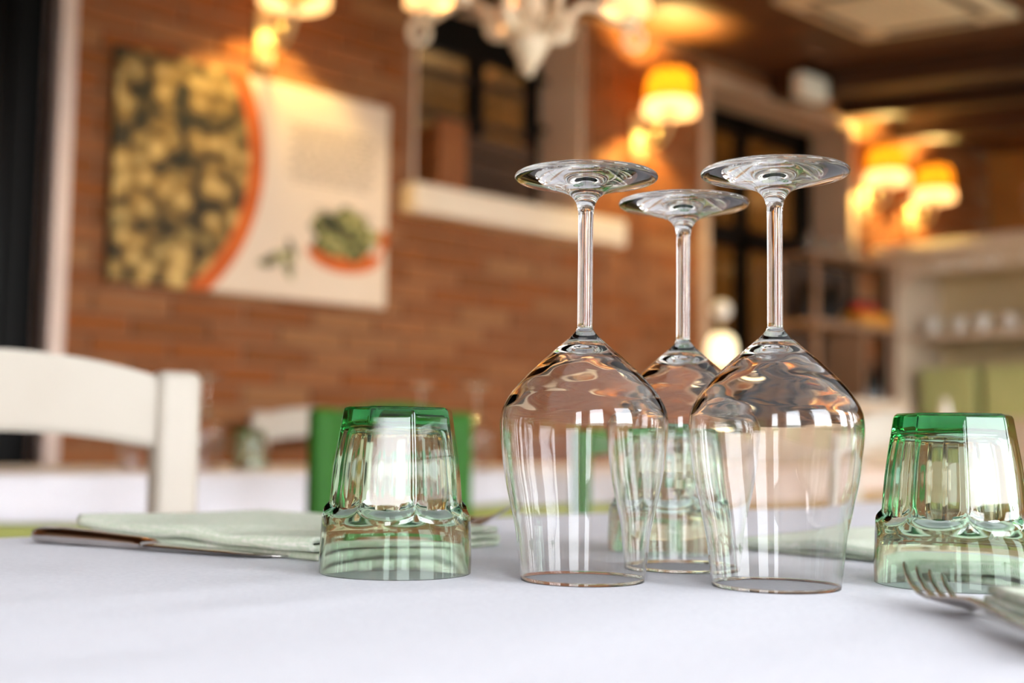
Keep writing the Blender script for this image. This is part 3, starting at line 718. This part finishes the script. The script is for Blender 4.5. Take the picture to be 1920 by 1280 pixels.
for j in range(2):
    x, z = .70, PH - .40 - j * .017
    while x < .92: wd = rr.uniform(.02, .05); box(b, x, x + wd, -.0009, -.0002, z, z + .006); x += wd + .01
tag(obj('printed_text', b, M_ink, pc), kind='stuff')

# ------------------------------------------------------------------ wall lamps
def scroll(c, r0, r1, a0, a1, n=22):
    return [(0, c[0] + lerp(r0, r1, k / n) * cos(lerp(a0, a1, k / n)), c[1] + lerp(r0, r1, k / n) * sin(lerp(a0, a1, k / n))) for k in range(n + 1)]
def make_sconce(label, x, z, out, sc=1):
    """local: origin on the wall at shade-bottom height, shade at -y"""
    r = thing('wall_lamp', label, 'wall lamp', (x, WY - .012, z), 0, 'wall lamps with fabric shades'); y = -out
    b = B(); box(b, -.035, .035, -.022, .001, -.16, .03, .012, 3); lathe(b, [(0, -.02), (.02, 0), (.012, .02), (0, .03)], 16, (0, -.012, -.165)); obj('backplate', b, M_ironw, r, True, sharp=50)
    b = B(); pts = catmull([(0, -.02, -.06), (0, y * .35, -.12), (0, y * .75, -.11), (0, y, -.05), (0, y, -.0)], 8); tube(b, pts, .009, 10)
    tube(b, scroll((y * .55, -.075), .045, .008, -2.2, 5.0), .006, 8); obj('arm', b, M_ironw, r, True)
    b = B(); lathe(b, [(.0, -.012), (.03, -.004), (.034, .006), (.014, .012), (.014, .08), (0, .08)], 20, (0, y, 0)); obj('lamp_holder', b, M_ironw, r, True, sharp=40)
    b = B(); lathe(b, [(.106, .050), (.104, .068), (.101, .095), (.097, .13), (.090, .16), (.083, .176), (.070, .182)], 36, (0, y, 0)); o = obj('lamp_shade', b, M_shade, r, True)
    b = B(); lathe(b, [(.113, .0), (.115, .012), (.112, .034), (.106, .050)], 36, (0, y, 0)); obj('shade_hem', b, M_shade2, r, True)
    l = bpy.data.lights.new('lamp_bulb', 'POINT'); l.energy = LAMP_W * sc; l.color = LAMP_COL; l.shadow_soft_size = .03
    lo = bpy.data.objects.new('lamp_bulb', l); COL.objects.link(lo); lo.parent = r; lo.location = (0, y, .11)
    return r
make_sconce('lit yellow wall lamp above the olive picture, cut by the top edge', 2.025, 2.205, .19, .62)
make_sconce('lit yellow wall lamp on the brick between the window and the right door', 3.85, 2.195, .19)
make_sconce('lit yellow wall lamp just right of the right door frame', 5.60, 2.175, .15, .8)
make_sconce('lit yellow wall lamp furthest right, above the white hutch', 6.07, 2.150, .15, .8)

# ------------------------------------------------------------------ chandelier
cx, cyy = 2.03, 2.205; czl = ceil_z(cyy)
cd = thing('chandelier', 'cream scrolled chandelier with fabric shades hanging at the top centre', 'chandelier', (cx, cyy, 1.73))
b = B(); lathe(b, [(0, 0), (.008, .004), (.012, .018), (.030, .045), (.047, .075), (.049, .088), (.040, .096), (.034, .11), (.036, .14), (.040, .17), (.036, .21), (.044, .235), (.03, .26), (.02, .33), (.03, .37), (.014, .40), (.010, .44), (0, .44)], 28); obj('body', b, M_chand, cd, True, sharp=40)
b = B(); tube(b, [(0, 0, .43), (0, 0, czl - 1.73 - .03)], .007, 8); lathe(b, [(0, -.045), (.045, -.04), (.05, -.002), (0, 0.004)], 20, (0, 0, czl - 1.73)); obj('chain_rod', b, M_chand, cd, True, sharp=40)
base_ang = math.atan2(-cyy, -cx)
for k in range(5):
    a = base_ang + R(184 + 72 * k); ca, sa = cos(a), sin(a)
    P = lambda r_, z: (ca * r_, sa * r_, z)
    b = B()
    tube(b, catmull([P(.034, .12), P(.075, .105), P(.10, .15), P(.13, .195), P(.18, .205), P(.235, .18), P(.275, .165), P(.30, .19), P(.29, .215)], 7), .0105, 10)
    tube(b, [P(.075 + lerp(.045, .010, q / 20) * cos(1.3 - q * .32), .135 + lerp(.045, .010, q / 20) * sin(1.3 - q * .32)) for q in range(21)], .009, 8)
    tube(b, [P(.285 + lerp(.038, .010, q / 20) * cos(1.2 - q * .32), .135 + lerp(.038, .010, q / 20) * sin(1.2 - q * .32)) for q in range(21)], .008, 8)
    arm = obj('arm', b, M_chand, cd, True)
    b = B(); lathe(b, [(0, .165), (.018, .17), (.030, .182), (.012, .19), (.012, .245), (0, .245)], 16, P(.268, 0)); obj('lamp_holder', b, M_chand, arm, True, sharp=40)
    b = B(); lathe(b, [(.064, .205), (.062, .225), (.050, .30), (.042, .33)], 26, P(.268, 0)); obj('lamp_shade', b, M_shade2, arm, True)
    l = bpy.data.lights.new('chandelier_bulb', 'POINT'); l.energy = 9.0; l.color = (1, .55, .18); l.shadow_soft_size = .02
    lo = bpy.data.objects.new('chandelier_bulb', l); COL.objects.link(lo); lo.parent = cd; lo.location = P(.268, .27)

# ------------------------------------------------------------------ ceiling unit, emergency light
ac = thing('air_conditioner', 'cream ceiling cassette air conditioner at the upper right', 'air conditioner', (4.09, 2.40, ceil_z(2.40) + .022))
ac.rotation_euler.x = math.atan(CK)
b = B(); box(b, -.33, .33, -.33, .33, -.045, -.001, .012, 3); obj('panel', b, M_ac, ac, True, sharp=40)
b = B()
for k in range(9): y = -.17 + k * .0425; box(b, -.19, .19, y - .014, y + .014, -.056, -.044, .002, 1)
obj('grille', b, M_ac, ac)
for k in range(4):
    b = B(); box(b, -.19, .19, .235, .28, -.050, -.042, .003, 1); o = obj('vent', b, M_acdark, ac); o.rotation_euler.z = k * pi / 2
em = thing('emergency_light', 'small white box light hanging under the ceiling above the right door', 'emergency light', (4.69, WY - .32, 2.40))
b = B(); box(b, -.10, .10, -.035, .035, 0, .11, .012, 3); obj('housing', b, M_white, em, True, sharp=40)
b = B(); box(b, -.02, .02, -.02, .02, .108, ceil_z(WY - .32) - 2.40 + .003); obj('bracket', b, M_black, em)

# ------------------------------------------------------------------ crate on the window sill
cr = thing('wooden_crate', 'brown wooden crate standing on the window sill', 'crate', (3.02, WY + .10, 1.7365))
b = B(); box(b, -.22, -.08, -.075, -.055, 0, .29, .002, 1); obj('plank', b, M_crate, cr, loc=(0, 0, 0))
for k in range(3): b = B(); box(b, -.08, .26, -.07, -.052, .008 + k * .085, .083 + k * .085, .002, 1); obj('plank', b, M_cratedk, cr)
b = B(); box(b, -.22, .26, .06, .075, 0, .26); obj('back_board', b, M_cratedk, cr)
for x in (-.22, .24): b = B(); box(b, x, x + .02, -.054, .06, 0, .27, .002, 1); obj('side_board', b, M_crate, cr)
b = B(); box(b, -.2, .24, -.052, .06, 0, .015); obj('bottom_board', b, M_cratedk, cr)

# ------------------------------------------------------------------ sideboard and rack between door and hutch
sb = thing('sideboard', 'pale low sideboard below the bottle rack at the right door', 'sideboard', (4.735, 3.31, 0))
b = B(); box(b, -.68, .68, -.15, .17, .06, 1.0, .004); obj('carcass', b, M_hutch, sb)
b = B(); box(b, -.71, .71, -.18, .18, 1.0, 1.04, .006); obj('top', b, M_hutch, sb)
for x in (-.60, -.19, .22):
    b = B(); box(b, x, x + .38, -.166, -.149, .10, .96, .004); d = obj('door', b, M_hutch, sb)
    b = B(); lathe(b, [(0, 0), (.012, .004), (.008, .02), (0, .022)], 12); o = obj('knob', b, M_steel, d, True, (x + .34, -.166, .55)); o.rotation_euler.x = R(90)
rk = thing('bottle_rack', 'pale open shelf rack of bottles standing on the sideboard', 'shelf', (5.10, 3.32, 1.0402))
for x in (-.33, .33):
    for y in (-.10, .10):
        b = B(); box(b, x - .011, x + .011, y - .011, y + .011, 0, .66, .002, 1); obj('upright', b, M_rack, rk)
b = B(); box(b, -.345, .345, -.12, .12, .33, .362, .003, 1); obj('shelf', b, M_rack, rk)
b = B(); box(b, -.345, .345, -.12, .12, .66, .680, .003, 1); obj('top', b, M_rack, rk)
b = B(); box(b, .055, .075, -.10, .10, 0, .33); obj('divider', b, M_rack, rk)
b = B(); box(b, -.33, .33, .106, .118, 0, .655); obj('back_panel', b, M_cratedk, rk)
def bottle(name, m, label, x, y, z, h=.24, r_=.036, group='bottles on the rack'):
    b = B(); lathe(b, [(0, 0), (r_, 0), (r_, h * .6), (r_ * .8, h * .68), (r_ * .36, h * .78), (r_ * .36, h * .97), (r_ * .42, h), (0, h)], 18)
    return tag(obj(name, b, m, None, True, (x, y, z), sharp=50), label, 'bottle', group)
zsh, zsb = 1.0402 + .3622, 1.0404
for x, h, lb in ((4.82, .24, 'dark bottle at the left end of the upper rack shelf'), (4.93, .21, 'short dark bottle second from the left on the upper rack shelf'), (5.05, .25, 'tall dark bottle in the middle of the upper rack shelf')):
    bottle('bottle', M_bottle, lb, x, 3.31, zsh, h)
for x, h, lb in ((5.27, .18, 'dark bottle right of the divider on the lower rack shelf'), (5.36, .2, 'dark bottle at the right end of the lower rack shelf')): bottle('bottle', M_bottle, lb, x, 3.28, zsb, h)
bx = thing('wooden_tray', 'amber wooden tray on the upper rack shelf under the red jars', 'tray', (5.27, 3.31, zsh)); 
b = B(); box(b, -.14, .14, -.10, .10, 0, .012); obj('tray_bottom', b, M_amber, bx)
for q in ((-.14, .14, -.10, -.088), (-.14, .14, .088, .10), (-.14, -.128, -.088, .088), (.128, .14, -.088, .088)): b = B(); box(b, *q, .012, .06); obj('tray_side', b, M_amber, bx)
for x, lb in ((5.22, 'left red jar in the amber tray on the rack'), (5.33, 'right red jar in the amber tray on the rack')):
    j = thing('jar', lb, 'jar', (x, 3.29, zsh + .0122), 0, 'red jars in the tray')
    b = B(); lathe(b, [(0, 0), (.04, 0), (.042, .01), (.042, .085), (.034, .10), (0, .10)], 20); obj('body', b, M_red, j, True, sharp=50)
    b = B(); lathe(b, [(0, .10), (.036, .10), (.036, .118), (0, .12)], 20); obj('lid', b, M_bottle, j, True, sharp=50)
sgl = None
for i in range(4):
    x = 4.86 + i * .13
    if sgl is None:
        b = B(); lathe(b, [(.0, .004), (.028, .003), (.031, .05), (.033, .10), (.035, .10), (.033, .05), (.031, 0), (0, 0)], 20); sgl = obj('tumbler', b, M_fargl, None, True, (x, 3.32, 1.0402 + .6802), sharp=50); o = sgl
    else: o = sgl.copy(); COL.objects.link(o); o.location = (x, 3.32, 1.0402 + .6802)
    tag(o, ['leftmost', 'second from left', 'third from left', 'rightmost'][i] + ' small clear tumbler on top of the bottle rack', 'tumbler', 'tumblers on top of the rack')
ln = thing('table_lamp', 'small glowing lantern with a round globe left of the right wine glass stem', 'lamp', (4.105, 3.24, 1.0402))
b = B(); lathe(b, [(0, 0), (.055, 0), (.055, .012), (.02, .03), (.015, .09), (.04, .104), (0, .105)], 24); obj('base', b, M_ironw, ln, True, sharp=40)
b = B(); lathe(b, [(0, .105), (.042, .105), (.060, .13), (.064, .18), (.056, .22), (.035, .245), (0, .248)], 24); obj('glowing_shade', b, M_cand, ln, True)
b = B(); tube(b, [(0, 0, .245), (0, 0, .31)], .006, 8); obj('rod', b, M_ironw, ln, True)
b = B(); lathe(b, [(0, .306)] + [(.042 * sin(a), .348 - .042 * cos(a)) for a in [pi * k / 12 for k in range(1, 12)]] + [(0, .390)], 24); obj('globe', b, M_white, ln, True)

# ------------------------------------------------------------------ hutch against the end
hu = thing('hutch', 'cream painted hutch with arched apron and carved crest at the right edge', 'cabinet', (5.72, 3.43, 0))   # front faces -X; local y runs away from the brick wall
HD, HW, HH = .45, 1.35, 1.86
b = B(); box(b, 0, HD, -.07, 0, 0, HH - .1, .006); obj('side_panel', b, M_hutch, hu)
b = B(); box(b, 0, HD, -HW, -HW + .07, 0, HH - .1, .006); obj('side_panel', b, M_hutch, hu)
b = B(); box(b, HD - .02, HD, -HW + .07, -.07, 0, HH - .1); obj('back_panel', b, M_hutchin, hu)
for z in (.95, 1.385): b = B(); box(b, .015, HD - .02, -HW + .07, -.07, z - .02, z + .015, .004, 1); obj('shelf', b, M_hutch, hu)
b = B(); box(b, -.06, HD + .02, -HW - .05, .05, HH - .06, HH, .012, 3); box(b, -.03, HD + .01, -HW - .02, .02, HH - .1, HH - .06, .006); obj('cornice', b, M_hutch, hu, True, sharp=40)
b = B(); n = 28; lo_, hi_ = [], []
for k in range(n + 1):
    q = k / n; y = lerp(-.065, -HW + .065, q); zz = 1.60 + .10 * min(1, max(0, 1 - abs(2 * q - 1)) * 5) ** .5
    lo_.append((y, zz)); hi_.append((y, HH - .1))
MA = Matrix(((0, 0, 1, 0), (1, 0, 0, 0), (0, 1, 0, 0), (0, 0, 0, 1)))
prism(b, lo_ + hi_[::-1], .0, .025, MA); obj('arched_apron', b, M_hutch, hu)
b = B()
for s in (-1, 1):
    for q in range(3):
        c0 = (-HW / 2 + s * (.10 + .13 * q), 1.735)
        tube(b, [(-.004, c0[0] + s * lerp(.05, .008, k / 18) * cos(k * .4), c0[1] + lerp(.035, .006, k / 18) * sin(k * .4)) for k in range(19)], .007, 6)
tag(obj('carved_scrolls', b, M_white, hu, True), kind='stuff')
b = B(); box(b, .0, .02, -HW + .07, -.07, .05, .93, .004); obj('lower_door', b, M_hutch, hu)
for i in range(3):
    y = -.30 - i * .34
    r = thing('storage_box', ('left', 'middle', 'right')[i] + ' of the pale green storage boxes on the lower hutch shelf', 'box', (5.90, 3.43 + y, .9655), 0, 'green boxes in the hutch')
    b = B(); box(b, -.12, .12, -.145, .145, 0, .22, .006); obj('body', b, M_gbox, r)
    b = B(); box(b, -.125, .125, -.15, .15, .2205, .26, .006); obj('lid', b, M_gbox, r)
g0 = None
for i in range(8):
    y = 3.43 - .17 - i * .135
    if g0 is None:
        b = B(); lathe(b, [(0, .006), (.030, .004), (.036, .06), (.038, .085), (.041, .085), (.039, .05), (.034, 0), (0, 0)], 20); g0 = obj('coffee_cup', b, M_white, None, True, (5.88, y, 1.4005), sharp=50); o = g0
    else: o = g0.copy(); COL.objects.link(o); o.location = (5.88 + .02 * (i % 2), y, 1.4005)
    tag(o, ['first', 'second', 'third', 'fourth', 'fifth', 'sixth', 'seventh', 'eighth'][i] + ' white cup from the left in the row on the hutch shelf', 'cup', 'white cups on the hutch shelf')
pt = thing('potted_plant', 'dark pot with a pinkish bloom on top of the hutch', 'plant', (5.92, 2.66, HH + .0005))
b = B(); lathe(b, [(0, 0), (.06, 0), (.085, .12), (.09, .13), (.08, .13), (.06, .1), (0, .1)], 22); obj('pot', b, M_bottle, pt, True, sharp=40)
b = B(); rr = random.Random(5)
for k in range(40):
    a, h, q = rr.uniform(0, 2 * pi), rr.uniform(.14, .28), rr.uniform(.02, .10)
    Mx = Matrix.Translation((q * cos(a), q * sin(a), h)) @ Matrix.Rotation(a, 4, 'Z') @ Matrix.Rotation(rr.uniform(.3, 1.2), 4, 'Y')
    prism(b, [(0, 0), (.02, .014), (.045, .012), (.06, 0), (.045, -.012), (.02, -.014)], 0, .002, Mx)
obj('blooms', b, mat('bloom_pink', sr(226, 178, 150), .7, noise=(9, sr(206, 150, 120))), pt)
b = B(); tube(b, [(0, 0, .1), (.01, 0, .2)], .008, 6); obj('stem', b, M_green, pt)
